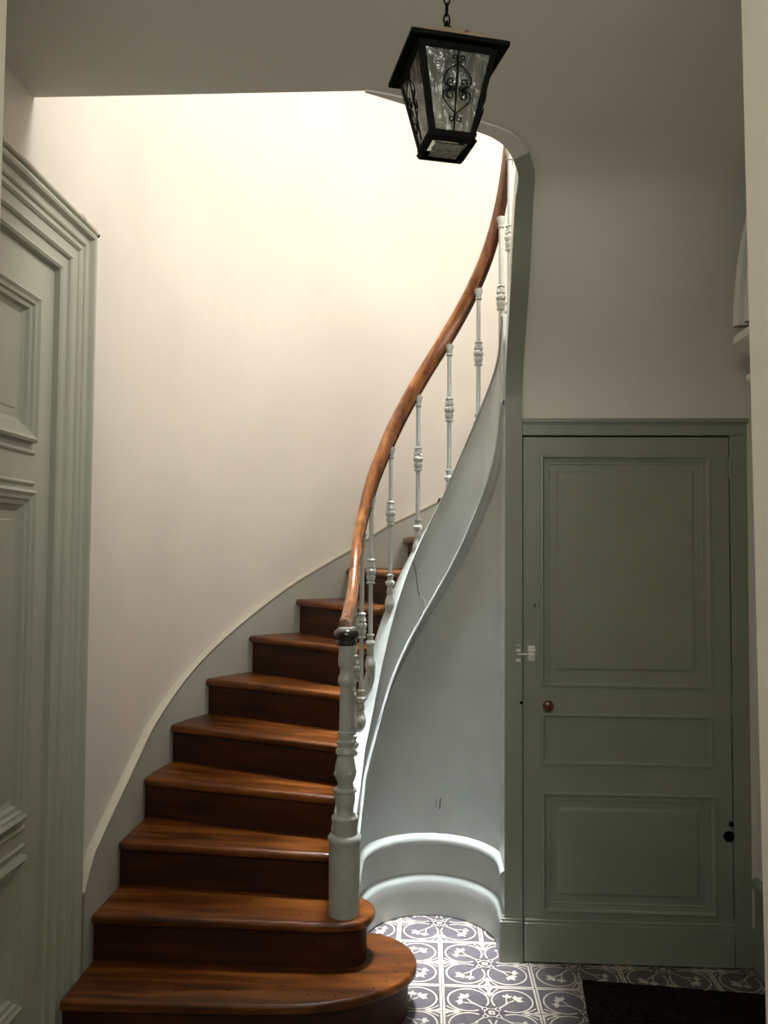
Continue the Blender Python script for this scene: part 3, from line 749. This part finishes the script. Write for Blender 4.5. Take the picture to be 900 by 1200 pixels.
# bottom frame
b = MB()
for s1, s2, e1, e2 in ((-1, -1, 1, -1), (1, -1, 1, 1), (1, 1, -1, 1), (-1, 1, -1, -1)):
    b.tube([corner(s1, s2, .006, 1), corner(e1, e2, .006, 1)], .0065, 4)
b.build('bottom_frame', M_black, ln)
b = MB(); b.box((-.030, -.030, .001), (.030, .030, .004)); b.build('bottom_glass', M_glass, ln)
for s1, s2 in ((-1, -1), (1, -1), (1, 1), (-1, 1)):
    b = MB(); w_ = .0075
    rows = []
    for z in (0, H):
        f = fr(z); rows.append([(s1 * f, s2 * f, z), (s1 * (f - w_ * 1.6), s2 * f, z), (s1 * (f - w_ * 1.6), s2 * (f - .003), z), (s1 * (f - .003), s2 * (f - .003), z), (s1 * (f - .003), s2 * (f - w_ * 1.6), z), (s1 * f, s2 * (f - w_ * 1.6), z)])
    b.grid(rows, close_v=True); b.build('corner_post', M_black, ln)
for q in range(4):
    mx = Matrix.Rotation(q * PI / 2, 4, 'Z')
    def sp(x, z, off=0.0): return tuple(mx @ Vector((x, -(fr(z) + off), z)))
    for z0, z1 in ((0, .020), (H - .018, H)):
        b = MB()
        b.add([sp(-fr(z0), z0, .001), sp(fr(z0), z0, .001), sp(fr(z1), z1, .001), sp(-fr(z1), z1, .001), sp(-fr(z0), z0, -.004), sp(fr(z0), z0, -.004), sp(fr(z1), z1, -.004), sp(-fr(z1), z1, -.004)],
              [(0, 1, 2, 3), (4, 7, 6, 5), (0, 4, 5, 1), (2, 6, 7, 3)])
        b.build('side_rail', M_black, ln)
    b = MB(); z0, z1 = .015, H - .012
    b.add([sp(-fr(z0) + .006, z0, -.002), sp(fr(z0) - .006, z0, -.002), sp(fr(z1) - .006, z1, -.002), sp(-fr(z1) + .006, z1, -.002),
           sp(-fr(z0) + .006, z0, -.004), sp(fr(z0) - .006, z0, -.004), sp(fr(z1) - .006, z1, -.004), sp(-fr(z1) + .006, z1, -.004)],
          [(0, 1, 2, 3), (4, 7, 6, 5), (0, 4, 5, 1), (1, 5, 6, 2), (2, 6, 7, 3), (3, 7, 4, 0)])
    b.build('glass_pane', M_glass, ln)
    sc = MB(); OFF = .009
    sc.tube([sp(0, .018, OFF - .004), sp(0, H - .012, OFF - .004)], .0018, 6)
    def scroll(pts):
        for sg in (1, -1): sc.tube([sp(sg * x, z, OFF) for x, z in pts], .0014, 5)
    def spiral(cx, cz, r0, a0, turns, sgn=1):
        return [(cx + r0 * (1 - .75 * t) * math.cos(a0 + sgn * t * turns * 2 * PI), cz + r0 * (1 - .75 * t) * math.sin(a0 + sgn * t * turns * 2 * PI)) for t in frange(0, 1, 16)]
    # lower and upper hearts, pinched at the waist
    scroll([(0, .047), (.010, .055), (.022, .066), (.029, .077), (.027, .086), (.016, .091), (.004, .092)])
    scroll([(0, .137), (.010, .132), (.021, .124), (.028, .113), (.027, .101), (.016, .094), (.004, .092)])
    scroll([(.004, .092)] + spiral(.013, .080, .0095, PI * .75, 1.2, -1))
    scroll([(.004, .092)] + spiral(.013, .104, .0095, -PI * .75, 1.2, 1))
    scroll([(0, .047), (.005, .041)] + spiral(.009, .038, .0055, PI, .9, 1))
    scroll([(0, .138), (.005, .144)] + spiral(.009, .148, .0055, PI, .9, -1))
    sc.build('scrollwork', M_black, ln, smooth=True)
# cap: wide brim pyramid
C0 = .100; zc = .185
b = MB()
sq = lambda h, z: [(-h, -h, z), (h, -h, z), (h, h, z), (-h, h, z)]
b.grid([sq(HT, zc - .004), sq(C0, zc - .008), sq(C0, zc + .001), sq(C0 - .002, zc + .002)], close_v=True); b.add(sq(HT, zc - .004), [(0, 1, 2, 3)])
b.build('brim', M_black, ln)
b = MB(); b.grid([sq(C0 - .002, zc + .002), sq(.012, zc + .070)], close_v=True); b.add(sq(.012, zc + .070), [(0, 1, 2, 3)])
tag(b.build('cap_roof', M_captop, ln), 'brown pitched cap')
b = MB(); b.lathe([(.001, 0), (.004, .001), (.005, .005), (.003, .008), (.001, .009)], (.025, -.055, zc + .031), 10); b.build('rivet', M_rust, ln, smooth=True)
b = MB(); b.lathe([(.010, zc + .068), (.010, zc + .076), (.004, zc + .080), (.003, zc + .090)], n=12); b.build('finial', M_black, ln, smooth=True)
zlk = zc + .092; i = 0
while zlk < .525:
    b = MB(); rr = []
    for a in frange(0, 2 * PI, 14)[:-1]:
        x = .0062 * math.cos(a); z = .0135 * math.sin(a)
        rr.append((x, 0, z) if i % 2 == 0 else (0, x, z))
    b.tube(rr, .0019, 6, close=True); b.build('chain_link', M_black, ln, loc=(0, 0, zlk), smooth=True)
    zlk += .0225; i += 1
MB().lathe([(.002, .505), (.03, .518), (.035, .527)], n=20).build('ceiling_rose', M_black, ln, smooth=True)

# ------------------------------------------------------------------ doormat
dm = empty('doormat', (.589, 3.171, 0), R_(-5.5), label='dark brown coir doormat on the tiles in front of the cupboard', cat='doormat')
b = MB(); n = 24; rows = []
for i in range(n + 1):
    rows.append([(.655 * i / n, -.86 + .86 * j / n, .016 + random.uniform(-.002, .002)) for j in range(n + 1)])
b.grid(rows)
ring = [rows[0][j] for j in range(n + 1)] + [rows[i][n] for i in range(1, n + 1)] + [rows[n][j] for j in range(n - 1, -1, -1)] + [rows[i][0] for i in range(n - 1, 0, -1)]
b.grid([[p, (p[0], p[1], .0005)] for p in ring], close_u=True)
b.build('pile', M_mat, dm)
MB().box((.003, -.857, .0006), (.652, -.003, .004)).build('backing', M_black, dm)
